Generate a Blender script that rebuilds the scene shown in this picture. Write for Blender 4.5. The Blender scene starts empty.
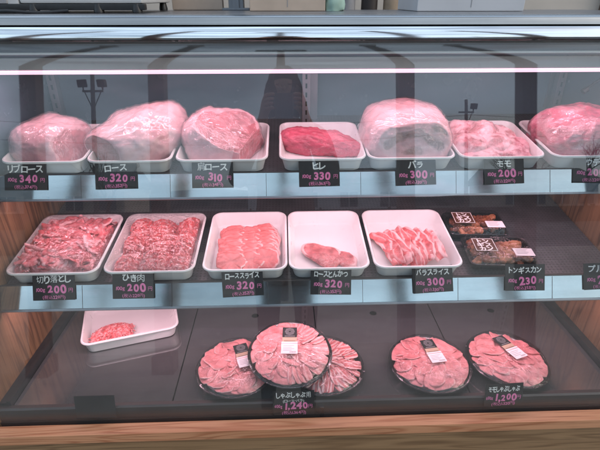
import bpy, bmesh, math, random
from mathutils import Vector, Matrix, noise
R = math.radians
random.seed(7)
S = bpy.context.scene
C = S.collection

# ------------------------------------------------------------------ camera, light, exposure
cam = bpy.data.cameras.new('camera'); cam_o = bpy.data.objects.new('camera', cam); C.objects.link(cam_o)
cam_o.location = (0, 0, 1.5); cam_o.rotation_euler = (R(63.5), 0, R(-2))
cam.sensor_width = 36; cam.lens = 453 / 600 * 36; cam.clip_start = .02; cam.clip_end = 3000
S.camera = cam_o
SUN_EL, SUN_AZ = 30, 112          # azimuth: degrees from +Y clockwise (off to the right)
w = bpy.data.worlds.new('World'); S.world = w; w.use_nodes = True
nt = w.node_tree; bg = nt.nodes['Background']
sky = nt.nodes.new('ShaderNodeTexSky'); sky.sky_type = 'NISHITA'; sky.sun_disc = False
sky.sun_elevation = R(SUN_EL); sky.sun_rotation = R(SUN_AZ); sky.dust_density = 2.5; sky.air_density = 1.2
tcw = nt.nodes.new('ShaderNodeTexCoord'); mpw = nt.nodes.new('ShaderNodeMapping'); mpw.inputs['Scale'].default_value = (1, 1, 3.2)
nzw = nt.nodes.new('ShaderNodeTexNoise'); nzw.inputs['Scale'].default_value = 2.6; nzw.inputs['Detail'].default_value = 6
crw = nt.nodes.new('ShaderNodeValToRGB'); crw.color_ramp.elements[0].position = .36; crw.color_ramp.elements[0].color = (.12, .12, .12, 1)
crw.color_ramp.elements[1].position = .66; crw.color_ramp.elements[1].color = (1, 1, 1, 1)
mxw = nt.nodes.new('ShaderNodeMix'); mxw.data_type = 'RGBA'; mxw.inputs[7].default_value = (7.3, 9.2, 11.2, 1)      # high cloud over the blue
nt.links.new(tcw.outputs['Generated'], mpw.inputs[0]); nt.links.new(mpw.outputs[0], nzw.inputs['Vector']); nt.links.new(nzw.outputs[0], crw.inputs[0])
nt.links.new(crw.outputs[0], mxw.inputs[0]); nt.links.new(sky.outputs[0], mxw.inputs[6]); nt.links.new(mxw.outputs[2], bg.inputs[0])
bg.inputs[1].default_value = .14
sun = bpy.data.lights.new('sun', 'SUN'); sun.energy = .6; sun.angle = R(25); sun.color = (1, .94, .86)
sun_o = bpy.data.objects.new('sun', sun); C.objects.link(sun_o); sun_o.location = (-3, -6, 8)
d = Vector((math.sin(R(SUN_AZ)) * math.cos(R(SUN_EL)), math.cos(R(SUN_AZ)) * math.cos(R(SUN_EL)), math.sin(R(SUN_EL))))
sun_o.rotation_euler = d.to_track_quat('Z', 'Y').to_euler()
S.view_settings.view_transform = 'Standard'; S.view_settings.look = 'None'
S.view_settings.exposure = .1; S.view_settings.gamma = 1
S.cycles.max_bounces = 14; S.cycles.transparent_max_bounces = 24; S.cycles.glossy_bounces = 5
S.cycles.caustics_reflective = False; S.cycles.caustics_refractive = False
S.cycles.use_denoising = True

# ------------------------------------------------------------------ material helpers
class NT:
    def __init__(s, name):
        m = bpy.data.materials.new(name); m.use_nodes = True
        s.m, s.t = m, m.node_tree; s.b = s.t.nodes['Principled BSDF']
    def n(s, typ, **kw):
        nd = s.t.nodes.new('ShaderNode' + typ)
        for k, v in kw.items():
            if k.startswith('i_'):
                nd.inputs[k[2:].replace('_', ' ')].default_value = v
            else: setattr(nd, k, v)
        return nd
    def l(s, a, b): s.t.links.new(a, b)
    def math(s, op, a, b=None, c=None):
        nd = s.t.nodes.new('ShaderNodeMath'); nd.operation = op
        for i, v in enumerate((a, b, c)):
            if v is None: continue
            if isinstance(v, (int, float)): nd.inputs[i].default_value = v
            else: s.l(v, nd.inputs[i])
        return nd.outputs[0]
    def co(s, scale=(1, 1, 1), rot=(0, 0, 0), obj=True):
        tc = s.n('TexCoord'); mp = s.n('Mapping'); s.l(tc.outputs['Object' if obj else 'Generated'], mp.inputs[0])
        mp.inputs['Scale'].default_value = scale; mp.inputs['Rotation'].default_value = rot
        return mp.outputs[0]
    def noise(s, vec, scale, detail=4, rough=.55, dist=0):
        nd = s.n('TexNoise', i_Scale=scale, i_Detail=detail, i_Roughness=rough, i_Distortion=dist); s.l(vec, nd.inputs['Vector']); return nd.outputs[0]
    def ramp(s, fac, stops):
        r = s.n('ValToRGB'); s.l(fac, r.inputs[0]); e = r.color_ramp.elements
        while len(e) < len(stops): e.new(.5)
        for k, (p, c) in enumerate(stops):
            e[k].position = p; e[k].color = (*c, 1) if len(c) == 3 else c
        return r.outputs[0]
    def mix(s, fac, a, b, blend='MIX'):
        nd = s.t.nodes.new('ShaderNodeMix'); nd.data_type = 'RGBA'; nd.blend_type = blend
        for sock, v in ((nd.inputs[0], fac), (nd.inputs[6], a), (nd.inputs[7], b)):
            if isinstance(v, (int, float)): sock.default_value = v
            elif isinstance(v, tuple): sock.default_value = (*v, 1)
            else: s.l(v, sock)
        return nd.outputs[2]
    def bump(s, h, strength=.3, dist=.01):
        b = s.n('Bump', i_Strength=strength, i_Distance=dist); s.l(h, b.inputs['Height']); return b.outputs[0]

def basic(name, col, rough=.5, metal=0, spec=.5, var=.12, scale=18, bump=0, coat=0, sub=0):
    k = NT(name); v = k.co(); n = k.noise(v, scale, 5)
    lo = tuple(c * (1 - var) for c in col); hi = tuple(min(1, c * (1 + var)) for c in col)
    k.l(k.ramp(n, [(.3, lo), (.7, hi)]), k.b.inputs['Base Color'])
    n2 = k.noise(v, scale * 3.3, 3)
    k.l(k.math('MULTIPLY_ADD', n2, .16, max(0, rough - .08)), k.b.inputs['Roughness'])
    k.b.inputs['Metallic'].default_value = metal; k.b.inputs['Specular IOR Level'].default_value = spec
    k.b.inputs['Coat Weight'].default_value = coat
    if bump: k.l(k.bump(k.noise(v, scale * 6, 4), bump, .002), k.b.inputs['Normal'])
    return k.m

def wood(name, dark, light, axis='Z', scale=1, rough=.5, knots=True):
    k = NT(name)
    sc = {'Z': (8, 8, .8), 'X': (.8, 11, 11), 'Y': (8, .8, 8)}[axis]
    v = k.co(tuple(c * scale for c in sc))
    n0 = k.noise(v, 1.1, 2, .5, .6)
    rings = k.math('SINE', k.math('MULTIPLY', n0, 62))
    rings = k.math('SUBTRACT', 1, k.math('POWER', k.math('MULTIPLY_ADD', rings, .5, .5), 3.5))
    sc2 = {'Z': (120, 120, 3), 'X': (3, 120, 120), 'Y': (120, 3, 120)}[axis]
    fine = k.noise(k.co(tuple(c * scale for c in sc2)), 1.5, 4)
    f = k.math('ADD', k.math('MULTIPLY', rings, .38), k.math('MULTIPLY', fine, .62))
    col = k.ramp(f, [(.25, dark), (.75, light)])
    lines = k.noise(k.co(tuple(c * scale for c in {'Z': (260, 260, 5), 'X': (5, 260, 260), 'Y': (260, 5, 260)}[axis])), 1.0, 2)
    col = k.mix(k.ramp(lines, [(.56, (0, 0, 0)), (.66, (.6, .6, .6))]), col, tuple(c * .5 for c in dark))
    blotch = k.noise(k.co((1, 1, 1)), 3.2, 3)
    col = k.mix(k.math('MULTIPLY', blotch, .45), col, tuple(c * .55 for c in dark))
    if knots:
        vo = k.n('TexVoronoi', i_Scale=1.0); k.l(k.co({'Z': (5, 5, 2), 'X': (2.4, 6, 6), 'Y': (5, 2, 5)}[axis]), vo.inputs['Vector'])
        kn = k.ramp(vo.outputs['Distance'], [(.03, (1, 1, 1)), (.12, (0, 0, 0))])
        col = k.mix(k.math('MULTIPLY', kn, .7), col, tuple(c * .25 for c in dark))
    k.l(col, k.b.inputs['Base Color'])
    k.l(k.math('MULTIPLY_ADD', fine, .2, rough - .1), k.b.inputs['Roughness'])
    k.l(k.bump(f, .15, .002), k.b.inputs['Normal'])
    return k.m

def clear(name, f0=.045, rough=.0, tint=(1, 1, 1), wr=0, wscale=30, haze=0, wstretch=(1, 1, 1), power=5, edge=.9):
    """thin clear sheet: what is behind shows through, reflections by Schlick"""
    k = NT(name); t = k.t; t.nodes.remove(k.b)
    lw = k.n('LayerWeight'); lw.inputs[0].default_value = .5
    gl = k.n('BsdfGlossy', i_Roughness=rough); tr = k.n('BsdfTransparent'); tr.inputs[0].default_value = (*tint, 1)
    mx = k.n('MixShader')
    if wr:
        v = k.co(wstretch); n = k.noise(v, wscale, 4, .6, 1.5)
        rd = k.math('ABSOLUTE', k.math('SUBTRACT', n, .5))
        bp = k.bump(k.math('POWER', rd, .6), wr, .006); k.l(bp, gl.inputs['Normal']); k.l(bp, lw.inputs['Normal'])
    f = k.math('POWER', lw.outputs['Facing'], power); f = k.math('MULTIPLY_ADD', f, edge, f0)
    f = k.math('MINIMUM', f, 1)
    k.l(f, mx.inputs[0]); k.l(tr.outputs[0], mx.inputs[1]); k.l(gl.outputs[0], mx.inputs[2])
    last = mx.outputs[0]
    if haze:
        df = k.n('BsdfDiffuse'); df.inputs[0].default_value = (.8, .8, .8, 1); m2 = k.n('MixShader'); m2.inputs[0].default_value = haze
        k.l(last, m2.inputs[1]); k.l(df.outputs[0], m2.inputs[2]); last = m2.outputs[0]
    out = t.nodes['Material Output']; k.l(last, out.inputs[0])
    return k.m

def meat(name, lean, fat, nscale=22, namp=1.1, vein=.5, vscale=45, rough=.34, bump=.35, stretch=(1, 1, 1), sub=.15, edge=.12):
    """lean and fat mixed by the vertex attribute 'lean', broken up by noise, with pale veins of fat in the lean"""
    k = NT(name); at = k.n('Attribute', attribute_name='lean'); v = k.co(stretch)
    n = k.noise(v, nscale, 5, .6, .8)
    val = k.math('ADD', at.outputs['Fac'], k.math('MULTIPLY', k.math('SUBTRACT', n, .5), namp))
    fac = k.ramp(val, [(.5 - edge, (0, 0, 0)), (.5 + edge, (1, 1, 1))])
    n2 = k.noise(v, vscale, 4, .6, 2.2); rd = k.math('ABSOLUTE', k.math('SUBTRACT', n2, .5))
    vn = k.ramp(rd, [(.0, (1, 1, 1)), (.055, (0, 0, 0))])
    n3 = k.noise(v, nscale * .4, 2); vm = k.math('MULTIPLY', vn, k.ramp(n3, [(.4, (0, 0, 0)), (.65, (1, 1, 1))]))
    fac = k.math('MULTIPLY', fac, k.math('SUBTRACT', 1, k.math('MULTIPLY', vm, vein)))
    n4 = k.noise(v, nscale * 1.7, 3)
    lc = k.ramp(n4, [(.3, tuple(c * .68 for c in lean)), (.7, tuple(min(1, c * 1.3) for c in lean))])
    fc = k.ramp(n4, [(.25, tuple(c * .80 for c in fat)), (.75, tuple(min(1, c * 1.1) for c in fat))])
    n5 = k.noise(v, nscale * .5, 4, .6, 1.2)
    fc = k.mix(k.ramp(n5, [(.42, (0, 0, 0)), (.62, (.5, .5, .5))]), fc, (fat[0] * .86, fat[1] * .62, fat[2] * .66))
    k.l(k.mix(fac, fc, lc), k.b.inputs['Base Color'])
    k.l(k.math('MULTIPLY_ADD', n4, .25, rough - .1), k.b.inputs['Roughness'])
    k.b.inputs['Subsurface Weight'].default_value = sub; k.b.inputs['Subsurface Radius'].default_value = (.012, .004, .003)
    k.b.inputs['Subsurface Scale'].default_value = .5
    h = k.math('ADD', k.noise(v, vscale * 1.5, 5), k.math('MULTIPLY', fac, -.3))
    k.l(k.bump(h, bump, .006), k.b.inputs['Normal'])
    return k.m

def emit(name, col, st):
    k = NT(name); k.b.inputs['Base Color'].default_value = (*col, 1)
    k.b.inputs['Emission Color'].default_value = (*col, 1); k.b.inputs['Emission Strength'].default_value = st
    return k.m

def perforated():
    k = NT('perforated_dark_steel'); v = k.co((1, 1, 1))
    vo = k.n('TexVoronoi', i_Scale=95.0, i_Randomness=.0); k.l(v, vo.inputs['Vector'])
    hole = k.ramp(vo.outputs['Distance'], [(.22, (1, 1, 1)), (.3, (0, 0, 0))])
    n = k.noise(v, 14, 5)
    base = k.ramp(n, [(.3, (.06, .06, .064)), (.7, (.105, .105, .112))])
    k.l(k.mix(k.math('MULTIPLY', hole, .55), base, (.012, .011, .011)), k.b.inputs['Base Color'])
    k.b.inputs['Roughness'].default_value = .38; k.b.inputs['Metallic'].default_value = .3
    k.l(k.bump(k.math('SUBTRACT', 1, hole), .6, .002), k.b.inputs['Normal'])
    return k.m

def brushed(name, col, rough, metal=1, sx=2, sy=90, sz=90, bump=.03):
    k = NT(name); n = k.noise(k.co((sx, sy, sz)), 3, 5); m = k.noise(k.co(), 6, 4)
    k.l(k.ramp(k.math('ADD', k.math('MULTIPLY', n, .5), k.math('MULTIPLY', m, .5)), [(.3, tuple(c * .8 for c in col)), (.7, tuple(min(1, c * 1.1) for c in col))]), k.b.inputs['Base Color'])
    k.l(k.math('MULTIPLY_ADD', m, .16, rough - .06), k.b.inputs['Roughness']); k.b.inputs['Metallic'].default_value = metal
    if bump: k.l(k.bump(n, bump, .002), k.b.inputs['Normal'])
    return k.m

M = dict(
    steel=brushed('brushed_steel', (.34, .34, .36), .34), deck=brushed('deck_steel', (.31, .315, .315), .04, .8, bump=0),
    chrome=brushed('polished_trim', (.82, .83, .84), .05, 1, .6, 6, 6), rail=brushed('polished_rail', (.56, .63, .65), .07, 1, .8, 8, 8),
    trim2=brushed('dull_trim', (.42, .41, .40), .28), toptrim=brushed('light_trim', (.55, .55, .56), .22),
    black=basic('black_painted_metal', (.022, .021, .022), .38, 0, .5, .3, 30), frame=brushed('dark_frame', (.075, .062, .06), .4, .5),
    liner=basic('grey_liner', (.05, .06, .072), .4, 0, .5, .06, 6), door=basic('grey_sliding_door', (.085, .135, .165), .25, 0, .5, .12, 5),
    doorframe=brushed('door_frame', (.25, .26, .28), .4, .7, 90, 90, 2), white=basic('white_plastic', (.80, .80, .79), .3, 0, .5, .03, 12, 0, .15),
    sidewood=wood('side_plywood', (.10, .050, .022), (.27, .150, .072), 'Z', 1.1), ledge=wood('ledge_wood', (.40, .150, .066), (.62, .305, .160), 'X', 1.2, .45),
    panelwood=wood('panel_wood', (.19, .105, .048), (.33, .20, .10), 'X', 1, .55, False),
    glass=clear('window_glass', .066, 0, (.985, .995, .99), haze=.013), lid=clear('clear_lid_plastic', .075, .08, (.97, .97, .97), .6, 22),
    film=clear('cling_film', .085, .07, (.985, .98, .98), .7, 20, .025, (1, 1, 1), 3, .7),
    film_heavy=clear('cling_film_heavy', .062, .13, (.97, .96, .96), .6, 24, .09, (1, .4, 1), 2.5, .6),
    fatblock=meat('pink_fat_block', (.40, .20, .19), (.82, .46, .51), 18, .75, .7, 26, .36, .55, edge=.2),
    paleblock=meat('pale_fat_block', (.40, .22, .21), (.86, .56, .585), 14, .5, .5, 26, .5, .4, edge=.2),
    greycut=meat('grey_brown_cut', (.44, .27, .265), (.85, .54, .57), 18, .6, .6, 24, .5, .5, edge=.2),
    marbled=meat('marbled_cut', (.56, .18, .21), (.84, .52, .56), 22, 1.3, .9, 20, .45, .5, edge=.16),
    fillet=meat('fillet', (.55, .095, .15), (.74, .33, .38), 20, 1.0, .7, 34, .24, .8, (.5, 1.6, 1.3)),
    ham=meat('ham_cuts', (.46, .15, .18), (.82, .52, .56), 26, 1.5, .7, 34),
    armmeat=meat('arm_bundle', (.64, .11, .20), (.82, .36, .44), 18, 1.3, .7, 40, .3, .7, (.6, 1, 1.8)),
    offcut=meat('offcut_slices', (.62, .125, .14), (.84, .47, .48), 38, 1.3, .6, 60, .3, .3, sub=.1, edge=.2),
    mince=meat('minced', (.62, .10, .105), (.84, .42, .42), 60, 1.1, .3, 90, .3, .3, sub=.05),
    loin=meat('loin_slice', (.66, .185, .18), (.86, .56, .54), 24, .35, .3, 60, .33, .2, sub=.1),
    cutlet=meat('loin_cutlet', (.56, .17, .175), (.86, .58, .56), 34, .9, .7, 60, .36, .25, sub=.1),
    belly=meat('belly_slice', (.62, .14, .145), (.88, .58, .57), 34, .7, .4, 60, .33, .2, sub=.1, edge=.16),
    shabu=meat('shabu_slices', (.80, .28, .285), (.90, .50, .49), 30, .5, .45, 55, .36, .3, sub=.1),
    fried=meat('brown_marinated', (.22, .06, .025), (.48, .20, .09), 40, 1.2, .3, 60, .25, .5, sub=.0),
    card=basic('black_card', (.012, .012, .013), .55, 0, .3, .25, 40), chalk=basic('white_marker', (.78, .78, .76), .6, 0, .2, .08, 60),
    pinkink=basic('pink_marker', (.80, .22, .44), .6, 0, .2, .12, 60), sticker=basic('white_sticker', (.78, .74, .75), .5, 0, .4, .03, 20),
    kraft=basic('kraft_strip', (.42, .31, .22), .6, 0, .3, .1, 40), brownlabel=basic('brown_label', (.085, .035, .02), .5, 0, .3, .2, 30),
    grey=basic('grey_ink', (.33, .32, .33), .6, 0, .3, .1, 40), blackplastic=basic('black_plastic', (.015, .014, .015), .22, 0, .5, .2, 20, 0, .3),
    scale_grey=basic('scale_casing', (.56, .55, .55), .42, 0, .4, .06, 12), cardboard=basic('cardboard', (.58, .45, .36), .8, 0, .2, .1, 14, .1),
    box_white=basic('white_carton', (.62, .61, .63), .65, 0, .3, .05, 8), wall=basic('beige_wall', (.52, .45, .39), .8, 0, .2, .08, 4, .1),
    brownwall=basic('brown_board', (.16, .11, .085), .7, 0, .2, .15, 5), yellow=basic('yellow_paper', (.80, .50, .08), .6, 0, .3, .1, 10),
    asphalt=basic('asphalt', (.07, .07, .07), .85, 0, .3, .3, 3, .4), paving=basic('concrete_paving', (.33, .28, .235), .85, 0, .3, .25, 2.2, .3), pole=basic('concrete_pole', (.20, .18, .16), .8, 0, .3, .15, 3, .2),
    post=wood('post_wood', (.06, .03, .025), (.13, .07, .055), 'Z', 1.5, .6, False), hill=basic('far_hill', (.05, .07, .075), .95, 0, .1, .3, .02),
    bark=basic('bark', (.07, .05, .04), .9, 0, .2, .3, 8, .5), coat_cloth=basic('dark_coat', (.05, .028, .022), .9, 0, .2, .2, 20, .3),
    trousers=basic('dark_trousers', (.02, .022, .03), .9, 0, .2, .2, 20, .3), skin=basic('skin', (.48, .27, .19), .5, 0, .4, .06, 20),
    hair=basic('dark_hair', (.018, .012, .010), .5, 0, .4, .3, 60, .5), rack=basic('dark_rack', (.05, .04, .037), .5, 0, .4, .2, 10), perf=perforated(),
    mint=basic('pale_green_bag', (.45, .62, .52), .5, 0, .4, .1, 20),
    tube=emit('pink_tube', (1.0, .66, .82), 1.1), drop=basic('dark_gap', (.006, .006, .006), .8, 0, .1, .1, 10),
)

# ------------------------------------------------------------------ mesh helpers
class MB:
    def __init__(s): s.v, s.f, s.m, s.a = [], [], [], []
    def add(s, vs, fs, mi=0, T=None, att=None):
        o = len(s.v)
        for k, p in enumerate(vs):
            p = Vector(p); s.v.append(T @ p if T else p); s.a.append(att[k] if att else 0.)
        for q in fs: s.f.append([i + o for i in q]); s.m.append(mi)
    def grid(s, fn, nu, nv, mi=0, T=None, cu=False, afn=None):
        vs = [fn(i / (nu if cu else nu - 1), j / (nv - 1)) for j in range(nv) for i in range(nu)]
        at = [afn(i / (nu if cu else nu - 1), j / (nv - 1)) for j in range(nv) for i in range(nu)] if afn else None
        fs = []
        for j in range(nv - 1):
            for i in range(nu if cu else nu - 1):
                i2 = (i + 1) % nu; fs.append((j * nu + i, j * nu + i2, (j + 1) * nu + i2, (j + 1) * nu + i))
        s.add(vs, fs, mi, T, at)
    def box(s, x0, x1, y0, y1, z0, z1, mi=0, b=0, T=None, seg=2):
        bm = bmesh.new(); bmesh.ops.create_cube(bm, size=1)
        for v in bm.verts: v.co = Vector(((x0 + x1) / 2 + v.co.x * (x1 - x0), (y0 + y1) / 2 + v.co.y * (y1 - y0), (z0 + z1) / 2 + v.co.z * (z1 - z0)))
        if b: bmesh.ops.bevel(bm, geom=bm.edges[:], offset=b, segments=seg, profile=.6, affect='EDGES')
        bm.verts.index_update()
        s.add([v.co.copy() for v in bm.verts], [[v.index for v in f.verts] for f in bm.faces], mi, T); bm.free()
    def loft(s, rings, mi=0, T=None, cap0=False, cap1=False):
        n = len(rings[0]); vs = [p for r in rings for p in r]; fs = []
        for j in range(len(rings) - 1):
            for i in range(n): fs.append((j * n + i, j * n + (i + 1) % n, (j + 1) * n + (i + 1) % n, (j + 1) * n + i))
        if cap0: fs.append(list(range(n))[::-1])
        if cap1: fs.append([(len(rings) - 1) * n + i for i in range(n)])
        s.add(vs, fs, mi, T)
    def tube(s, pts, r, n=8, mi=0, T=None, cap=True, rend=None, att=None):
        rings = []; pts = [Vector(p) for p in pts]
        for k, p in enumerate(pts):
            t = (pts[min(k + 1, len(pts) - 1)] - pts[max(k - 1, 0)]).normalized()
            a = t.orthogonal().normalized() if abs(t.z) < .9 else Vector((1, 0, 0)); a = (a - t * a.dot(t)).normalized(); b = t.cross(a)
            rr = r if rend is None else r + (rend - r) * k / (len(pts) - 1)
            rings.append([p + (a * math.cos(2 * math.pi * i / n) + b * math.sin(2 * math.pi * i / n)) * rr for i in range(n)])
        o = len(s.v); s.loft(rings, mi, T, cap, cap)
        if att is not None:
            for i in range(o, len(s.v)): s.a[i] = att
    def extrude(s, prof, x0, x1, mi=0, closed=True, T=None):
        """profile of (y, z) points run along X"""
        n = len(prof); vs = [(x, y, z) for x in (x0, x1) for y, z in prof]
        fs = [(i, (i + 1) % n, n + (i + 1) % n, n + i) for i in range(n if closed else n - 1)]
        if closed: fs += [list(range(n))[::-1], [n + i for i in range(n)]]
        s.add(vs, fs, mi, T)
    def lathe(s, prof, n=48, mi=0, T=None):
        s.grid(lambda u, v: (prof[round(v * (len(prof) - 1))][0] * math.cos(2 * math.pi * u), prof[round(v * (len(prof) - 1))][0] * math.sin(2 * math.pi * u), prof[round(v * (len(prof) - 1))][1]), n, len(prof), mi, T, True)
    def build(s, name, mats, parent=None, smooth=True, mat=None, solid=0, sub=0, angle=40, fix=True):
        me = bpy.data.meshes.new(name); me.from_pydata([tuple(p) for p in s.v], [], s.f)
        if not isinstance(mats, (list, tuple)): mats = [mats]
        for m in mats: me.materials.append(M[m])
        me.polygons.foreach_set('material_index', s.m)
        if any(s.a):
            at = me.attributes.new('lean', 'FLOAT', 'POINT'); at.data.foreach_set('value', s.a)
        if fix:
            bm = bmesh.new(); bm.from_mesh(me); bmesh.ops.recalc_face_normals(bm, faces=bm.faces); bm.to_mesh(me); bm.free()
        if smooth:
            me.polygons.foreach_set('use_smooth', [True] * len(me.polygons))
            me.set_sharp_from_angle(angle=R(angle))
        me.update()
        o = bpy.data.objects.new(name, me); C.objects.link(o)
        if parent: o.parent = parent
        if mat is not None: o.matrix_world = mat if not parent else mat
        if smooth and not solid and len(me.polygons) < 400:
            wn = o.modifiers.new('face_normals', 'WEIGHTED_NORMAL'); wn.keep_sharp = True; wn.weight = 100
        if solid:
            md = o.modifiers.new('thickness', 'SOLIDIFY'); md.thickness = solid; md.offset = 0
        if sub:
            md = o.modifiers.new('smooth', 'SUBSURF'); md.levels = sub; md.render_levels = sub
        return o

def tag(o, label=None, cat=None, group=None, kind=None):
    if label: o['label'] = label
    if cat: o['category'] = cat
    if group: o['group'] = group
    if kind: o['kind'] = kind
    return o
def empty(name, loc=(0, 0, 0), mat=None):
    o = bpy.data.objects.new(name, None); C.objects.link(o); o.empty_display_size = .05
    if mat is not None: o.matrix_world = mat
    else: o.matrix_world = Matrix.Translation(loc)
    return o
def copy_tree(o, parent=None):
    c = o.copy(); C.objects.link(c)
    if parent: c.parent = parent
    for ch in list(o.children): copy_tree(ch, c)
    return c
def fbm(p, s, o=3):
    v, a, t = 0, 1, 0
    for k in range(o): v += a * noise.noise(Vector(p) * s * 2 ** k + Vector((3.1 * k, 1.7, 9.2))); t += a; a *= .5
    return v / t
def sstep(a, b, x):
    t = max(0, min(1, (x - a) / (b - a))); return t * t * (3 - 2 * t)

# text -> flat faces, each character a little askew like handwriting
_glyph = {}
def glyph(ch, bold):
    if (ch, bold) not in _glyph:
        cu = bpy.data.curves.new('glyph', 'FONT'); cu.body = ch; cu.size = 1; cu.offset = bold; cu.resolution_u = 3
        o = bpy.data.objects.new('glyph', cu); C.objects.link(o)
        dg = bpy.context.evaluated_depsgraph_get(); me = o.evaluated_get(dg).to_mesh()
        vs = [v.co.copy() for v in me.vertices]; fs = [list(p.vertices) for p in me.polygons]
        o.evaluated_get(dg).to_mesh_clear(); bpy.data.objects.remove(o); bpy.data.curves.remove(cu)
        x0 = min((v.x for v in vs), default=0); x1 = max((v.x for v in vs), default=.3)
        _glyph[ch, bold] = (vs, fs, x0, x1)
    return _glyph[ch, bold]
def write(mb, txt, cx, cy, h, mi, z, maxw=9, bold=.02, jit=1.6, gap=.08, T=None):
    rnd = random.Random(txt + str(round(cx, 3)))
    adv = []; tot = 0
    for ch in txt:
        vs, fs, x0, x1 = glyph(ch, bold if ord(ch) < 0x3400 else 0); wd = (x1 - x0) + gap if ch != ' ' else .3; adv.append(wd); tot += wd
    sx = min(h, maxw / max(tot, .01)); x = cx - tot * sx / 2
    for ch, wd in zip(txt, adv):
        vs, fs, x0, x1 = glyph(ch, bold if ord(ch) < 0x3400 else 0)
        if vs:
            a = rnd.uniform(-.07, .07) * jit; dy = rnd.uniform(-.05, .05) * h * jit; k = 1 + rnd.uniform(-.07, .07) * jit
            mid = Vector(((x0 + x1) / 2, .36, 0)); rot = Matrix.Rotation(a, 3, 'Z')
            out = []
            for v in vs:
                q = rot @ (v - mid) * k; out.append((x + wd * sx / 2 + q.x * sx, cy + q.y * h + dy, z))
            mb.add(out, fs, mi, T)
        x += wd * sx

def frame_mat(loc, xa, ya):
    xa = Vector(xa).normalized(); ya = Vector(ya); ya = (ya - xa * ya.dot(xa)).normalized(); za = xa.cross(ya)
    m = Matrix((xa, ya, za)).transposed().to_4x4(); m.translation = Vector(loc); return m

# ------------------------------------------------------------------ setting
mb = MB(); mb.grid(lambda u, v: ((u - .5) * 1200, (v - .5) * 1200, 0), 13, 13)
tag(mb.build('ground', 'asphalt'), kind='structure')
mb = MB(); mb.box(-30, 30, -9, 1.6, -.1, .004)
tag(mb.build('pavement', 'paving', smooth=False), kind='structure')
def hill(u, v):
    a = R(150 + 240 * u - 90 - 30); rr = 520; x, y = rr * math.cos(R(180 + 180 * u)), rr * math.sin(R(180 + 180 * u))
    hgt = 9 + 16 * abs(fbm((u * 9, 0, 0), 1, 4)) + 10 * math.exp(-((u - .44) / .09) ** 2)
    return (x * (1 + .1 * v), y * (1 + .1 * v), hgt * math.sin(v * math.pi))
mb = MB(); mb.grid(hill, 90, 9); tag(mb.build('hills', 'hill'), kind='structure')
mb = MB(); mb.box(-4, 1.93, 3.0, 3.12, 0, 3.0); wl = mb.build('shop_wall', 'wall'); tag(wl, 'beige plaster wall at the back above the display case', 'wall')
mb = MB(); mb.box(1.93, 4.5, 2.96, 3.12, 0, 3.0); mb.build
tag(mb.build('board_partition', 'brownwall'), 'brown board partition behind the right end of the case top', 'partition')

# ------------------------------------------------------------------ display case
XL, XR = -.742, .917
LEAN = math.tan(R(12.1))
def gy(z): return .8165 + LEAN * (z - .49)          # front glass: y at height z
case = tag(empty('display_case', (0, 1.1, 0)), 'glass fronted refrigerated display case with two steel shelves and plywood ends', 'display case')
def part(mb, name, mats, **kw): return mb.build(name, mats, case, mat=Matrix(), **kw)
# plywood ends
for x0, x1 in ((XL - .03, XL), (XR, XR + .03)):
    mb = MB(); mb.extrude([(gy(.47) + .006, .47), (1.55, .47), (1.55, 1.04), (gy(1.04) + .006, 1.04)], x0, x1)
    part(mb, 'side_panel', 'sidewood', smooth=False)
    mb = MB(); mb.extrude([(gy(1.042) + .006, 1.042), (1.55, 1.042), (1.55, 1.44), (gy(1.40) + .02, 1.40)], x0, x1)
    part(mb, 'upper_side_panel', 'door', smooth=False)
# body below the deck and behind
mb = MB(); mb.box(XL - .03, XR + .03, .86, 1.56, .03, .46, 0, .004); part(mb, 'base_cabinet', 'panelwood')
# deck: steel panels with finger holes, a rail down each side
seams = [-.712, -.303, .05, .40, .888]
seams = [-.712, -.303, .09, .484, .888]
for x0, x1 in zip(seams, seams[1:]):
    mb = MB(); mb.box(x0 + .0015, x1 - .0015, .862, 1.49, .545, .56, 0, .0015)
    cx = (x0 + x1) / 2
    dk = part(mb, 'deck_panel', 'deck')
    mb = MB(); mb.lathe([(0, .5606), (.008, .5606), (.0095, .5612), (.0115, .5602)], 20, 0, Matrix.Translation((cx, 1.215, 0)))
    mb.build('finger_hole', 'drop', dk, mat=Matrix())
mb = MB(); mb.box(XL, XR, .862, 1.5, .52, .54, 0); part(mb, 'deck_pan', 'drop')
for xa, xb in ((XL, -.713), (.889, XR)):
    mb = MB(); mb.extrude([(.862, .54), (1.49, .54), (1.49, .572), (.862, .572)], xa, xb)
    s = -1 if xa < 0 else 1
    mb.extrude([(.862, .572), (1.49, .572), (1.49, .578), (.862, .578)], xa if s > 0 else xb - .010, xa + .010 if s > 0 else xb)
    part(mb, 'deck_rail', 'black', smooth=False)
# front lip inside the glass, silver clip
mb = MB(); mb.extrude([(.848, .50), (.858, .50), (.862, .564), (.850, .566), (.846, .562)], XL, XR)
mb.extrude([(.842, .502), (.8475, .50), (.8475, .522), (.842, .524)], XL, XR)
part(mb, 'front_lip', 'frame', smooth=False)
mb = MB(); mb.box(.082, .092, .8395, .8455, .512, .55, 0, .001); part(mb, 'lip_clip', 'toptrim')
# wooden ledge outside
ct = tag(empty('wooden_counter', (0, .8, 0)), 'orange brown wooden counter front with a ledge board under the glass', 'counter')
mb = MB(); mb.box(XL - .4, XR + .4, .786, .820, .508, .538, 0, .003); mb.build('ledge_board', 'ledge', ct, mat=Matrix())
mb = MB(); mb.box(XL - .4, XR + .4, .798, .812, .02, .505, 0, .002); mb.build('front_panel', 'panelwood', ct, mat=Matrix())
mb = MB(); mb.box(XL - .4, XR + .4, .842, .8465, .44, .498, 0, .001); mb.build('sill_strip', 'steel', ct, mat=Matrix())
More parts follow.
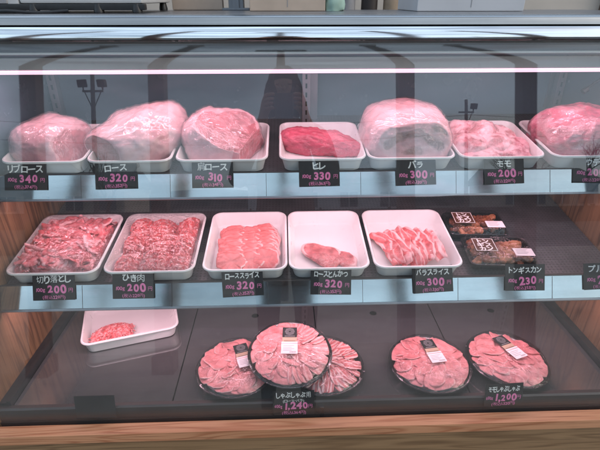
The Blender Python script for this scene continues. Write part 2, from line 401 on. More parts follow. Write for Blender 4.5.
# front glass: flat, leaning back, curved over at the top
prof = [(gy(.5), .5)]
zt = 1.375; r_ = .13; AM = 35.5; yc = gy(zt) + r_ * math.cos(R(12.1)); zc = zt - r_ * math.sin(R(12.1))
for k in range(17):
    a = R(12.1 + (AM - 12.1) * k / 16); prof.append((yc - r_ * math.cos(a), zc + r_ * math.sin(a)))
outer = []; inner = []
for k, p in enumerate(prof):
    a = R(12.1) if k == 0 else R(12.1 + (AM - 12.1) * (k - 1) / 16)
    outer.append(p); inner.append((p[0] + .005 * math.cos(a), p[1] - .005 * math.sin(a)))
mb = MB(); mb.extrude(outer + inner[::-1], XL - .03, XR + .03); part(mb, 'front_glass', 'glass', angle=30)
# top trim: polished quarter round, dull second moulding, light top edge
def arc(cy, cz, r, a0, a1, n=14): return [(cy - r * math.cos(R(a0 + (a1 - a0) * k / n)), cz + r * math.sin(R(a0 + (a1 - a0) * k / n))) for k in range(n + 1)]
A = arc(1.046, 1.4265, .028, -3, 52)
mb = MB(); mb.extrude(A + [(1.050, A[-1][1] - .002), (1.050, A[0][1])], XL - .04, XR + .04); part(mb, 'polished_trim', 'chrome', angle=30)
B = arc(1.078, 1.446, .045, 8, 26, 8)
mb = MB(); mb.extrude(B + [(1.075, B[-1][1] - .002), (1.075, 1.452)], XL - .04, XR + .04); part(mb, 'lower_moulding', 'trim2', angle=30)
B2 = [(1.0392, 1.4663), (1.046, 1.4712), (1.08, 1.4712), (1.08, 1.462)]
mb = MB(); mb.extrude(B2, XL - .04, XR + .04); part(mb, 'top_edge', 'toptrim')
mb = MB(); mb.box(XL - .04, XR + .04, 1.081, 1.58, 1.45, 1.4700, 0, .002); part(mb, 'top_panel', 'steel')
# hood liner, dark channel, light strip
mb = MB(); mb.extrude([(1.074, 1.392), (1.54, 1.33), (1.54, 1.448), (1.074, 1.448)], XL, XR); part(mb, 'hood_liner', 'liner', smooth=False)
mb = MB(); mb.box(XL, XR, 1.066, 1.0735, 1.391, 1.396, 0, .001); part(mb, 'hood_edge', 'white')
mb = MB(); mb.box(XL, XR, 1.068, 1.0735, 1.3965, 1.43, 0, .001); part(mb, 'hood_front', 'liner')
# rear doors, frames and slotted uprights
mb = MB(); mb.box(XL, .11, 1.515, 1.525, .62, 1.34); dr = part(mb, 'sliding_door', 'door')
for a, b in ((XL, XL + .03), (.07, .11)):
    mb = MB(); mb.box(a, b, 1.508, 1.532, .62, 1.34, 0, .002); mb.build('door_stile', 'doorframe', dr, mat=Matrix())
mb = MB(); mb.box(.05, XR, 1.54, 1.55, .62, 1.34); dr = part(mb, 'sliding_door', 'door')
for a, b in ((.032, .066), (XR - .03, XR)):
    mb = MB(); mb.box(a, b, 1.534, 1.556, .62, 1.34, 0, .002); mb.build('door_stile', 'doorframe', dr, mat=Matrix())
mb = MB(); mb.box(XL, XR, 1.50, 1.56, .47, .62, 0); part(mb, 'rear_wall', 'liner')
for x in (XL + .02, .072, XR - .02):
    mb = MB(); mb.box(x - .013, x + .013, 1.482, 1.505, .6, 1.33, 0, .002)
    for k in range(24): mb.box(x - .0028, x + .0028, 1.4812, 1.483, .63 + k * .028, .645 + k * .028, 1)
    part(mb, 'slotted_upright', ['doorframe', 'drop'])
# shelves
SL = 9
def shelf(yf, zrim, th=.043):
    n = Vector((0, -math.sin(R(SL)), math.cos(R(SL)))); dirv = Vector((0, math.cos(R(SL)), math.sin(R(SL))))
    base = Vector((0, yf, zrim)) - n * (th + .004)
    T = frame_mat(base, (1, 0, 0), dirv)
    mb = MB(); mb.box(XL + .006, XR - .006, -.012, .43, -.014, -.001, 0, .002)
    sh = mb.build('shelf', 'perf', case, mat=T)
    return sh, T
RT = 25
def railframe(y, z): return frame_mat((0, y, z), (1, 0, 0), (0, math.sin(R(RT)), math.cos(R(RT))))
SH = {}
for key, yf, zrim, ry, rz in ((1, 1.13, 1.13, 1.117, 1.066), (2, 1.0, .875, .988, .812)):
    sh, T = shelf(yf, zrim); SH[key] = T
    mb = MB(); TT = railframe(ry, rz)
    mb.box(XL + .004, XR - .004, -.034, .030, -.004, 0, 0, .001); mb.build('price_rail', 'rail', sh, mat=TT)
    mb = MB(); mb.box(XL + .004, XR - .004, -.039, -.033, -.012, .005, 0, .0015); mb.build('rail_lip', 'steel', sh, mat=TT)
    mb = MB(); mb.box(XL + .004, XR - .004, .028, .031, -.03, .002, 0, .001); mb.build('rail_top', 'frame', sh, mat=TT)
    for xx in (-.53, -.30, -.05, .20, .455, .71):
        mb = MB(); mb.box(xx - .0005, xx + .0005, -.033, .027, -.001, .0006); mb.build('rail_joint', 'frame', sh, mat=TT)
    for xx in (XL + .012, .072, XR - .012):
        mb = MB(); mb.extrude([(-.005, -.016), (.46, -.016), (.46, -.07), (.40, -.06), (.0, -.026)], xx - .003, xx + .003); mb.build('bracket', 'steel', sh, mat=T, smooth=False)
# lamps: pink tube under the hood, unseen LED bars added under the two shelves to light trays and deck
PINK = (1.0, .57, .68)
def lamp(name, loc, L, wd, power, rx, parent):
    la = bpy.data.lights.new(name, 'AREA'); la.shape = 'RECTANGLE'; la.size = L; la.size_y = wd; la.energy = power; la.color = PINK if rx < 40 else (1, .66, .72)
    o = bpy.data.objects.new(name, la); C.objects.link(o); o.rotation_euler = (R(rx), 0, 0); o.location = loc; return o
lt = MB(); lt.tube([(-.735, 1.2, 1.3365), (.93, 1.2, 1.3365)], .0048, 12); part(lt, 'light_tube', 'tube')
mb = MB(); mb.box(-.76, .945, 1.19, 1.21, 1.3435, 1.372, 0, .002); part(mb, 'tube_holder', 'white')
for xx in (-.742, .937):
    mb = MB(); mb.tube([(xx - .012, 1.2, 1.3365), (xx + .012, 1.2, 1.3365)], .0085, 14); part(mb, 'tube_cap', 'white')
lamp('case_lamp', (.09, 1.2, 1.328), 1.62, .02, 2.9, 12, case)
for key, y, z, pw, tilt in ((1, 1.135, 1.047, 2.85, 14), (2, 1.0, .79, 5.4, 32)):
    mb = MB(); mb.box(-.735, .91, y - .008, y + .010, z, z + .014, 0, .002); part(mb, 'added_led_bar', 'white')
    lamp('added_shelf_lamp', (.09, y, z - .003), 1.6, 1 * (.02 if key == 1 else .03), pw, tilt, case)

# ------------------------------------------------------------------ trays
def rr(w_, d_, r, z, n=7):
    pts = []
    for cx, cy, a0 in ((w_ / 2 - r, d_ / 2 - r, 0), (-w_ / 2 + r, d_ / 2 - r, 90), (-w_ / 2 + r, -d_ / 2 + r, 180), (w_ / 2 - r, -d_ / 2 + r, 270)):
        for k in range(n): a = R(a0 + 90 * k / (n - 1)); pts.append((cx + r * math.cos(a), cy + r * math.sin(a), z))
    return pts
TH = .043
def tray_mesh(w_, d_, th=TH):
    """origin in the middle of the tray's underside"""
    mb = MB(); i = .014
    mb.loft([rr(w_ - 2 * i - .006, d_ - 2 * i - .006, .020, 0), rr(w_ - 2 * i, d_ - 2 * i, .022, .002), rr(w_ - .012, d_ - .012, .027, th - .007),
             rr(w_ - .002, d_ - .002, .030, th - .006), rr(w_, d_, .030, th - .003), rr(w_ - .003, d_ - .003, .029, th), rr(w_ - .011, d_ - .011, .026, th),
             rr(w_ - .0145, d_ - .0145, .025, th - .003), rr(w_ - 2 * i - .004, d_ - 2 * i - .004, .022, .010), rr(w_ - 2 * i - .010, d_ - 2 * i - .010, .019, .0055), rr(w_ - 2 * i - .022, d_ - 2 * i - .022, .015, .004)],
            0, None, True, True)
    return mb
def tray_T(key, xc, depth, y0=0):
    """tray standing on shelf key, its front rim over the shelf's front"""
    return SH[key] @ Matrix.Translation((xc, depth / 2 + .002 + y0, .0))
def tray(key, x0, x1, depth, label, group):
    T = tray_T(key, (x0 + x1) / 2, depth); o = tray_mesh(x1 - x0, depth).build('tray', 'white', mat=T)
    tag(o, label, 'tray', group); return o, T
G1, G2 = 'white trays on the upper shelf', 'white trays on the middle shelf'
D1, D2 = .246, .272
t1 = [tray(1, x0, x1, D1, lb, G1) for x0, x1, lb in (
    (-.735, -.521, 'white tray under the wrapped rib loin at the left end of upper shelf'), (-.517, -.296, 'white tray under the tall loin block on the upper shelf'),
    (-.288, -.044, 'white tray holding the shoulder roast with marbled face'), (-.015, .217, 'white tray holding the deep red fillet'),
    (.220, .457, 'white tray under the big domed belly block'), (.465, .700, 'white tray holding the flat heap of leg cuts'), (.716, .910, 'white tray under the glossy film bundle at the right end of upper shelf'))]
t2 = [tray(2, x0, x1, D2, lb, G2) for x0, x1, lb in (
    (-.727, -.489, 'white film covered tray heaped with crumpled pork offcuts'), (-.478, -.240, 'white film covered tray filled with minced pork'),
    (-.222, .003, 'white tray holding overlapping pork loin slices'), (.006, .222, 'white nearly empty tray holding two loin cutlets'), (.232, .472, 'white tray holding striped belly slices'))]

# ------------------------------------------------------------------ blocks of meat
def sgnpow(x, e): return math.copysign(abs(x) ** e, x)
def blob(a, b, c, e1=.8, e2=.8, nz=.006, ns=14, seed=0, lift=.0, warp=None, lean=None, off=0, nu=88, nv=56, flat=True, ridge=0, cuts=(), fnz=0, cutlean=None):
    """rounded lump a x b x c (half sizes), flat below, its foot at z = 0; off grows it outward"""
    mb = MB(); cz = c * .55 + lift; exc = {}
    cuts = [(Vector(n_).normalized(), d_) for n_, d_ in cuts]
    def pt(u, v):
        th = 2 * math.pi * u; ph = math.pi * (v - .5)
        cx, sx, cp, sp = math.cos(th), math.sin(th), math.cos(ph), math.sin(ph)
        p = Vector((sgnpow(cp, e1) * sgnpow(cx, e2) * a, sgnpow(cp, e1) * sgnpow(sx, e2) * b, sgnpow(sp, e1) * c))
        if warp: p = warp(p)
        n = Vector((p.x / a ** 2, p.y / b ** 2, p.z / c ** 2)); n.normalize()
        q = p + Vector((seed * 7.3, seed * 3.1, seed))
        h = fbm(q, ns, 4) * nz + off
        if ridge: h += ridge * (.5 - abs(noise.noise(q * ns * 2.3)))
        p = p + n * h; ex = 0
        for n_, d_ in cuts:
            e_ = p.dot(n_) - d_ - off - .0035 * fbm(q, 26, 3)
            if e_ > 0: p = p - n_ * e_ * .93; ex = max(ex, e_)
        if fnz: p = p + n * fnz * fbm(q, 70, 3)
        p.z += cz; exc[round(u, 5), round(v, 5)] = ex
        if flat and p.z < 0: p.z = .0 - off * .0 + max(p.z, -.02) * .02
        return p
    mb.grid(pt, nu, nv, 0, None, True, (lambda u, v: lean(pt(u, v)) if not cuts else max(lean(pt(u, v)), (cutlean(pt(u, v)) if cutlean else 1.0) * sstep(.001, .010, exc[round(u, 5), round(v, 5)]))) if lean else None)
    return mb
FL = .0045
def on_tray(T, x, y, rz=0, z=FL): return T @ Matrix.Translation((x, y, z)) @ Matrix.Rotation(R(rz), 4, 'Z')
def wrapped(name, T, kw, mat, label, cat, film='film', filmkw=None, filmnz=.005):
    o = blob(**kw).build(name, mat, mat=T, fix=True); tag(o, label, cat, 'blocks of pork on the upper shelf')
    if film:
        k2 = dict(kw); k2['off'] = .0022; k2['nz'] = kw.get('nz', .006); k2['ridge'] = .0045; k2['nu'] = 150; k2['nv'] = 96; k2['fnz'] = .0022;  k2.pop('lean', None); k2.pop('cutlean', None)
        if filmkw: k2.update(filmkw)
        blob(**k2).build('cling_film', film, o, mat=T)
    return o
# rib loin: a long low block across the tray, grey underside of its front under film
wrapped('rib_loin', on_tray(t1[0][1], -.017, .0, -6), dict(a=.094, b=.098, c=.064, e1=.75, e2=.72, nz=.019, ns=13, seed=1, fnz=.0025, nu=130, nv=90,
    cuts=(((.93, -.30, .25), .078),), lean=lambda p: .14 + .3 * sstep(.03, .09, p.x)), 'marbled',
    'rib loin block in cling film with grey cut front, beside the left plywood end', 'meat block', 'film_heavy')
# loin: tall fat covered block
def wl_(p): return Vector((p.x + .22 * p.y, p.y, p.z * (1.0 + 2.0 * p.y + 2.6 * p.x)))
wrapped('loin', on_tray(t1[1][1], .004, .008, -8), dict(a=.124, b=.128, c=.078, e1=.82, e2=.78, nz=.020, ns=13, seed=2, warp=wl_, fnz=.0025, nu=130, nv=90,
    cuts=(((-.42, -.9, .1), .114),), lean=lambda p: .05), 'paleblock',
    'tall pale pink loin block under crinkled film between rib loin and shoulder roast', 'meat block', 'film_heavy')
# shoulder roast: sloped marbled face
def ws(p): return Vector((p.x, p.y, p.z * (1.0 - 1.5 * p.x) * (1 + .8 * p.y)))
wrapped('shoulder_roast', on_tray(t1[2][1], -.004, .004, -8), dict(a=.108, b=.096, c=.074, e1=.78, e2=.78, nz=.020, ns=15, seed=3, warp=ws, fnz=.003, nu=130, nv=90,
    cuts=(((.36, -.33, .87), .050), ((.92, -.3, .0), .084)), lean=lambda p: .12), 'marbled',
    'shoulder roast with marbled cut face tilted up, partly filmed, left of the fillet', 'meat block', 'film')
# fillet: long tapered red muscle
def wf(p): return Vector((p.x, p.y * (1.05 - 2.2 * p.x) + .012 * math.sin(p.x * 22), p.z * (1.0 - 1.6 * p.x)))
wrapped('fillet', on_tray(t1[3][1], .004, .008, -27), dict(a=.128, b=.043, c=.037, e1=.9, e2=.85, nz=.010, ns=24, seed=4, warp=wf, ridge=.004, fnz=.0018, nu=150, nv=90,
    lean=lambda p: .78), 'fillet', 'deep red whole fillet lying slantwise in its tray', 'fillet', None)
# belly: big dome with arched front end
def wb(p): return Vector((p.x, p.y, p.z * (1 + .9 * p.y)))
wrapped('belly_block', on_tray(t1[4][1], .0, .006, 0), dict(a=.124, b=.115, c=.083, e1=.74, e2=.60, nz=.013, ns=11, seed=5, warp=wb, fnz=.002, nu=130, nv=90,
    cuts=(((0.05, -.93, .40), .096),), cutlean=lambda p: .52 + .42 * math.sin(math.hypot(p.x, p.z * 1.15) * 150 + 3 * fbm(p, 22, 2)), lean=lambda p: .06), 'greycut',
    'biggest block, a domed pink belly with arched grey end in film', 'meat block', 'film')
mb = MB()
# front film pulled over the belly's end: a second, crinkled layer with a raised edge
Tb = on_tray(t1[4][1], .004, -.010, 0)
# leg cuts: low heap of pieces
mbh = MB()
for k, (x, y, a_, b_, c_, rz) in enumerate(((-.055, .05, .055, .045, .040, 20), (.0, .06, .06, .04, .034, -15), (.055, .045, .045, .05, .028, 10), (-.06, -.03, .05, .055, .034, -20), (.0, -.02, .055, .055, .036, 30),
                                            (.055, -.03, .052, .06, .026, -10), (-.04, -.085, .06, .025, .022, 5), (.035, -.085, .065, .024, .020, -4), (-.01, .02, .05, .04, .046, 60))):
    q = blob(a_, b_, c_, .8, .85, .010, 22, 20 + k, ridge=.007, nu=56, nv=36, lean=lambda p: .42 + .5 * fbm((p.x * 1, p.y, p.z), 20, 2))
    Tq = Matrix.Translation((x, y, 0)) @ Matrix.Rotation(R(rz), 4, 'Z'); mbh.add(q.v, q.f, 0, Tq, q.a)
tag(mbh.build('leg_cuts', 'ham', mat=on_tray(t1[5][1], .0, .004, 0)), 'low marbled heap of pale leg cuts right of the belly block', 'meat cuts', 'blocks of pork on the upper shelf')
# arm bundle in glossy red-pink film
def wa(p): return Vector((p.x - .1 * p.y, p.y, p.z * (1 + .8 * p.y)))
wrapped('arm_bundle', on_tray(t1[6][1], .03, .0, 8), dict(a=.122, b=.104, c=.074, e1=.8, e2=.75, nz=.014, ns=16, seed=6, warp=wa, ridge=.009, fnz=.002, nu=130, nv=90,
    lean=lambda p: .55 + .4 * fbm((p.x, p.y * .4, p.z), 25, 2)), 'armmeat', 'bright pink bundle of arm meat in glossy wrinkled film by the right end', 'meat block', 'film', dict(ridge=.006))

# ------------------------------------------------------------------ middle shelf: offcuts, mince, slices
def heap_h(x, y, w_, d_, top): 
    e = min(1, (1 - abs(x) / (w_ / 2)) * 3.2) * min(1, (1 - abs(y) / (d_ / 2)) * 3.2); return max(.004, top * max(0, e) ** .45)
mb = MB(); rnd = random.Random(5)
q = blob(.096, .112, .030, .6, .6, .006, 20, 9, nu=50, nv=24); mb.add(q.v, q.f, 0, Matrix.Translation((0, 0, .003)), [.6] * len(q.v))
for k in range(170):
    x = rnd.uniform(-.098, .098); y = rnd.uniform(-.112, .118); layer = rnd.random() ** .5
    z = heap_h(x, y, .225, .255, .050) * (.45 + .55 * layer); L = rnd.uniform(.040, .075); W = rnd.uniform(.022, .042)
    T = Matrix.Translation((x, y, z)) @ Matrix.Rotation(rnd.uniform(0, 6.28), 4, 'Z') @ Matrix.Rotation(rnd.gauss(0, .26), 4, 'X') @ Matrix.Rotation(rnd.gauss(0, .16), 4, 'Y')
    cur = rnd.uniform(-.9, 1.4); fold = rnd.uniform(.002, .008); sd = rnd.random() * 50; fatside = rnd.choice((-1, 1)); fatw = rnd.uniform(.3, 1.1)
    def sh_(u, v):
        s_ = (u - .5) * L; t_ = (v - .5) * W * (1 - .35 * (2 * u - 1) ** 2) + .006 * noise.noise(Vector((u * 2.2, sd, 0)))
        zz = -cur * 7 * s_ * s_ + fold * math.sin(v * 5 + sd) + .006 * noise.noise(Vector((u * 4, v * 3, sd)))
        return (s_, t_, zz)
    mb.grid(sh_, 13, 7, 0, T, False, lambda u, v: .72 - .9 * sstep(1 - fatw * .5, 1, .5 + fatside * (v - .5)) + .35 * noise.noise(Vector((u * 3, v * 2, sd))))
for i in range(len(mb.v)):
    p = mb.v[i]; lim = .093 + .12 * min(.06, max(0, p.z)); p.x = max(-lim, min(lim, p.x)); p.y = max(-lim - .017, min(lim + .017, p.y)); p.z = max(.006, p.z)
oc = mb.build('pork_offcuts', 'offcut', mat=t2[0][1], solid=.0036, fix=False, angle=75); tag(oc, 'heap of crumpled pink pork offcuts in the leftmost middle tray', 'pork offcuts', kind='stuff')
mb = MB(); rnd = random.Random(9)
cen = [(x, y) for y in (-.08, 0, .08) for x in (-.068, 0, .068)]
for cx, cy in cen:
    cx += rnd.uniform(-.010, .010); cy += rnd.uniform(-.010, .010); hh = rnd.uniform(.036, .056) + .05 * max(0, cy)
    q = blob(.040, .046, hh * .62, 1, 1, .004, 30, cx, nu=28, nv=18, lean=lambda p: .6); mb.add([(max(-.094, min(.094, p.x + cx)), max(-.110, min(.112, p.y + cy)), p.z) for p in q.v], q.f, 0, None, [.55] * len(q.v))
    for k in range(260):
        a = rnd.uniform(0, 6.28); rad = rnd.random() ** .5; x = cx + math.cos(a) * rad * .039; y = cy + math.sin(a) * rad * .045
        z = hh * .62 * 1.5 * math.sqrt(max(.02, 1 - rad * rad * .8)) + rnd.uniform(-.003, .003)
        an = rnd.uniform(0, 6.28); pts = []; px, py = x, y; kz = rnd.uniform(-.4, .4)
        for s_ in range(6):
            rr_ = math.hypot((px - cx) / .041, (py - cy) / .047)
            zz = hh * .93 * math.sqrt(max(.01, 1 - .85 * min(1, rr_) ** 2)) + .002 * math.sin(s_ + k) + kz * .011 * (1 - .4 * s_ / 5)
            lim = .094 + .1 * min(.05, zz); pts.append((max(-lim, min(lim, px)), max(-lim - .016, min(lim + .018, py)), max(.007, zz))); an += rnd.uniform(-.5, .5); px += math.cos(an) * .0042; py += math.sin(an) * .0042
        mb.tube(pts, .0024, 5, 0, None, True, None, rnd.choice((.8, .75, .65, .4, .1)))
mi_ = mb.build('minced_pork', 'mince', mat=t2[1][1], fix=False); tag(mi_, 'heaped red minced pork under film in the second middle tray', 'minced pork', kind='stuff')
# cling film over both trays, child of the tray
for k, (to, T) in enumerate(t2[:2]):
    w_, d_ = (.234, .268); sd = k * 9
    def fz(u, v):
        x, y = (u - .5) * w_, (v - .5) * d_; e = min(1, min(u, 1 - u, v, 1 - v) * 6)
        cr = min(abs(u - .5), abs(v - .5)); r = .028
        ax, ay = abs(x) - (w_ / 2 - r), abs(y) - (d_ / 2 - r)
        if ax > 0 and ay > 0:
            q = math.hypot(ax, ay)
            if q > r: x *= 1 - (q - r) / abs(x) * ax / q; y *= 1 - (q - r) / abs(y) * ay / q
        z = TH + .0008 + e * (.017 + .005 * fbm((x, y, sd), 16, 2) + .0050 * (.5 - abs(noise.noise(Vector((x * 34 + y * 70, y * 16 - x * 22, sd))))) + .003 * (.5 - abs(noise.noise(Vector((x * 90 - y * 30, y * 50, sd + 4))))))
        return (x, y, z)
    mb = MB(); mb.grid(fz, 110, 110); mb.build('cling_film', 'film', to, mat=T, fix=False)

def slice_mb(rx, ry, hfn, fat=.14, seed=0, irr=.1, expo=.8, rings=9, n=40, leanfn=None, ruff=0):
    mb = MB(); vs, at = [], []
    for j in range(rings + 1):
        q = j / rings
        for i in range(n):
            a = 2 * math.pi * i / n; k = 1 + irr * noise.noise(Vector((math.cos(a) * 1.3, math.sin(a) * 1.3, seed)))
            x, y = rx * sgnpow(math.cos(a), expo) * k * q, ry * sgnpow(math.sin(a), expo) * k * q
            z = hfn(x, y) + ruff * q * q * noise.noise(Vector((math.cos(a) * 4, math.sin(a) * 4, seed * 3)))
            vs.append((x, y, z)); at.append(leanfn(x / rx, y / ry, q) if leanfn else 1 - sstep(1 - fat * 1.6, 1 - fat * .3, q) * .95)
    fs = [(j * n + i, j * n + (i + 1) % n, (j + 1) * n + (i + 1) % n, (j + 1) * n + i) for j in range(1, rings) for i in range(n)]
    fs += [(0, n + i, n + (i + 1) % n) for i in range(n)]
    mb.add(vs, fs, 0, None, at); return mb
# loin slices: three columns, six rows, each slice leaning on the one behind
T = t2[2][1]; k = 0; rnd = random.Random(3)
for row in range(11):
    for col in range(3):
        x = -.040 + col * .044 + rnd.uniform(-.004, .004); y = .058 - row * .0136 + rnd.uniform(-.003, .003) + (col == 2) * .010 - (col == 0) * .004
        m = slice_mb(.041, .030, lambda x, y: .014 * (y / .03) * .45 - 2.2 * x * x, .16, k * 1.37, .3, .7, ruff=.006,
                     leanfn=lambda a, b, q: (1 - 1.0 * sstep(.76, .98, q) * (sstep(.1, .75, a) * .85 + .25 * sstep(-.2, .6, b))))
        o = m.build('loin_slice', 'loin', mat=T @ Matrix.Translation((x, y, 0.015 + row * .0011 + (2 - col) * .0016)) @ Matrix.Rotation(R(rnd.uniform(-12, 12)), 4, 'Z'), solid=.0025)
        tag(o, 'thin pale pink pork loin slice in overlapping rows in the third middle tray', 'pork slice', 'overlapping loin slices in the third middle tray'); k += 1
T = t2[3][1]
def cutlet(name, rx, ry, x, y, z, rz, seed, lab, tilt=0):
    def wc(p):
        a = math.atan2(p.y, p.x); k_ = 1 + .16 * math.sin(2 * a + seed) + .10 * math.sin(3 * a + seed * 2); return Vector((p.x * k_, p.y * k_, p.z * (1 + 4 * p.x)))
    mb = blob(rx, ry, .0095, .6, .9, .005, 34, seed, nu=90, nv=36, warp=wc, fnz=.0025, lean=lambda p: 1.0 - .95 * sstep(.78, .98, math.hypot(p.x / rx, p.y / ry) / (1 + .16 * math.sin(2 * math.atan2(p.y, p.x) + seed) + .10 * math.sin(3 * math.atan2(p.y, p.x) + seed * 2))) * sstep(-.5, .5, p.y / ry + .3) - .55 * sstep(.45, .9, p.x / rx))
    tag(mb.build(name, 'cutlet', mat=T @ Matrix.Translation((x, y, z)) @ Matrix.Rotation(R(rz), 4, 'Z') @ Matrix.Rotation(R(tilt), 4, 'Y')), lab, 'pork cutlet', 'loin cutlets in the fourth middle tray')
cutlet('loin_cutlet', .056, .042, -.012, -.045, FL + .005, -8, 3, 'larger rounded pork loin cutlet in the nearly empty tray', 6)
cutlet('loin_cutlet', .040, .031, .042, -.058, FL, -28, 8, 'smaller pork loin cutlet tucked under the right side of the larger one')
T = t2[4][1]; rnd = random.Random(11)
for k in range(10):
    x = -.074 + k * .0145 + rnd.uniform(-.002, .002); sd = k * 3.7; ln = rnd.uniform(.150, .176) - .006 * abs(k - 4)
    def bl(u, v, sd=sd, k=k, ln=ln):
        y = (v - .5) * ln * (1 + .06 * math.sin(u * 5 + sd)); xx = (u - .5) * .042 * (1 - .35 * (2 * v - 1) ** 4) + .008 * math.sin(v * 3.4 + sd) + (-.034 + .004 * k) * (v - .5) + .006 * noise.noise(Vector((v * 4, sd, 1)))
        return (xx, y, .016 * u + .006 * noise.noise(Vector((u * 2, v * 5, sd))) + .010 * max(0, 1 - (2 * v - 1) ** 2) ** .5)
    def ba(u, v, sd=sd):
        s_ = math.sin(u * 10 + sd + 4.5 * noise.noise(Vector((v * 2.5, u * 1.5, sd)))); return .72 + .5 * s_ * (.5 + abs(noise.noise(Vector((sd, v * 3, 7))))) - .6 * sstep(.82, 1, u)
    mb = MB(); mb.grid(bl, 21, 48, 0, None, False, ba)
    o = mb.build('belly_slice', 'belly', mat=T @ Matrix.Translation((x + .006, -.022, .010 + k * .0008)) @ Matrix.Rotation(R(rnd.uniform(-5, 5)), 4, 'Z'), solid=.0025, fix=False)
    tag(o, 'long pork belly slice striped pink and white, overlapping its neighbours in the fifth middle tray', 'pork slice', 'striped belly slices in the fifth middle tray')
# film over slice tray's left (child of the tray)
# boxes of marinated pork
def marinated_box(x, y, w_, d_, rz, label, seed, stx):
    T = SH[2] @ Matrix.Translation((x, y, .001)) @ Matrix.Rotation(R(rz), 4, 'Z')
    root = tag(empty('marinated_pork_box', mat=T), label, 'food box', 'clear lidded boxes at the right of the middle shelf')
    mb = MB(); mb.loft([rr(w_ - .02, d_ - .02, .012, 0), rr(w_ - .006, d_ - .006, .016, .020), rr(w_, d_, .018, .021), rr(w_, d_, .018, .0235), rr(w_ - .01, d_ - .01, .015, .0235), rr(w_ - .024, d_ - .024, .012, .003)], 0, None, True, True)
    mb.build('base', 'blackplastic', root, mat=T)
    rnd = random.Random(seed); mb = MB()
    for k in range(46):
        a_, b_, c_ = rnd.uniform(.012, .026), rnd.uniform(.007, .014), rnd.uniform(.004, .007)
        q = blob(a_, b_, c_, .7, .8, .010, 55, k + seed, nu=26, nv=18, flat=False, ridge=.006, lean=lambda p: .5)
        mb.add(q.v, q.f, 0, Matrix.Translation((rnd.uniform(-1, 1) * (w_ / 2 - .028), rnd.uniform(-1, 1) * (d_ / 2 - .026), rnd.uniform(.008, .022))) @ Matrix.Rotation(rnd.uniform(0, 6), 4, 'Z'), [rnd.uniform(.2, .8)] * len(q.v))
    mb.build('meat_filling', 'fried', root, mat=T)
    mb = MB(); mb.loft([rr(w_ - .002, d_ - .002, .018, .024), rr(w_ - .008, d_ - .008, .016, .026), rr(w_ - .018, d_ - .018, .014, .040), rr(w_ - .026, d_ - .026, .012, .043)], 0, None, False, True)
    ld = mb.build('lid', 'lid', root, mat=T)
    mb = MB(); lw, lh = .062, .058; cx, cy = -w_ / 2 + .050, .002
    mb.box(cx - lw / 2, cx + lw / 2, cy - lh / 2, cy + lh / 2, .0434, .0440, 0)
    for a, b, c, e in ((-1, 1, -1, -.95), (-1, 1, .95, 1), (-1, -.95, -.95, .95), (.95, 1, -.95, .95)): mb.box(cx + a * lw * .47, cx + b * lw * .47, cy + c * lh * .47, cy + e * lh * .47, .0441, .0443, 1)
    for q, col in enumerate(('トン', 'ギス', 'カン')):
        write(mb, col, cx, cy + (1 - q) * .0175 - .0005, .0215, 1, .0445, .052, .035, 1.5)
    mb.build('label', ['brownlabel', 'chalk'], ld, mat=T)
    mb = MB(); sx, sy = stx
    mb.box(sx - .026, sx + .026, sy - .016, sy + .016, .0434, .0438, 0)
    for q in range(4): mb.box(sx - .02, sx + .012 - .005 * (q % 2), sy + .010 - q * .006, sy + .0118 - q * .006, .0439, .0440, 1)
    mb.build('price_sticker', ['sticker', 'grey'], ld, mat=T)
marinated_box(.596, .085, .186, .126, -3, 'clear lidded black box of marinated pork nearest the glass, brown label', 3, (.055, -.028))
marinated_box(.575, .219, .176, .118, -3, 'clear lidded black box of marinated pork farther back, by the belly slices', 4, (.048, -.030))

# ------------------------------------------------------------------ bottom deck
Td = Matrix.Translation((-.4999, 1.189, .561)) @ Matrix.Rotation(R(16.5), 4, 'Z')
o = tray_mesh(.282, .240).build('tray', 'white', mat=Td); tag(o, 'white tray standing askew on the steel deck with a little mince in its corner', 'tray')
mb = MB(); rnd = random.Random(21)
q = blob(.060, .040, .019, 1, 1, .006, 30, 3, nu=32, nv=20, lean=lambda p: .6); mb.add(q.v, q.f, 0, None, [.55] * len(q.v))
for k in range(520):
    a = rnd.uniform(0, 6.28); rad = rnd.random() ** .5; x = math.cos(a) * rad * .062; y = math.sin(a) * rad * .042; an = rnd.uniform(0, 6.28); pts = []
    for s_ in range(5):
        rq = min(1, math.hypot(x / .064, y / .044)); pts.append((x, y, .003 + .027 * math.sqrt(1 - .93 * rq * rq) + .002 * noise.noise(Vector((x * 60, y * 60, k))) + rnd.uniform(0, .0012))); an += rnd.uniform(-.6, .6); x += math.cos(an) * .003; y += math.sin(an) * .003
    mb.tube(pts, .0017, 5, 0, None, True, None, rnd.choice((.75, .7, .4, .25)))
o = mb.build('minced_pork', 'mince', mat=Td @ Matrix.Translation((-.058, -.055, .0045)) @ Matrix.Rotation(R(10), 4, 'Z'), fix=False); tag(o, 'small leftover mound of minced pork in the tray on the deck', 'minced pork')

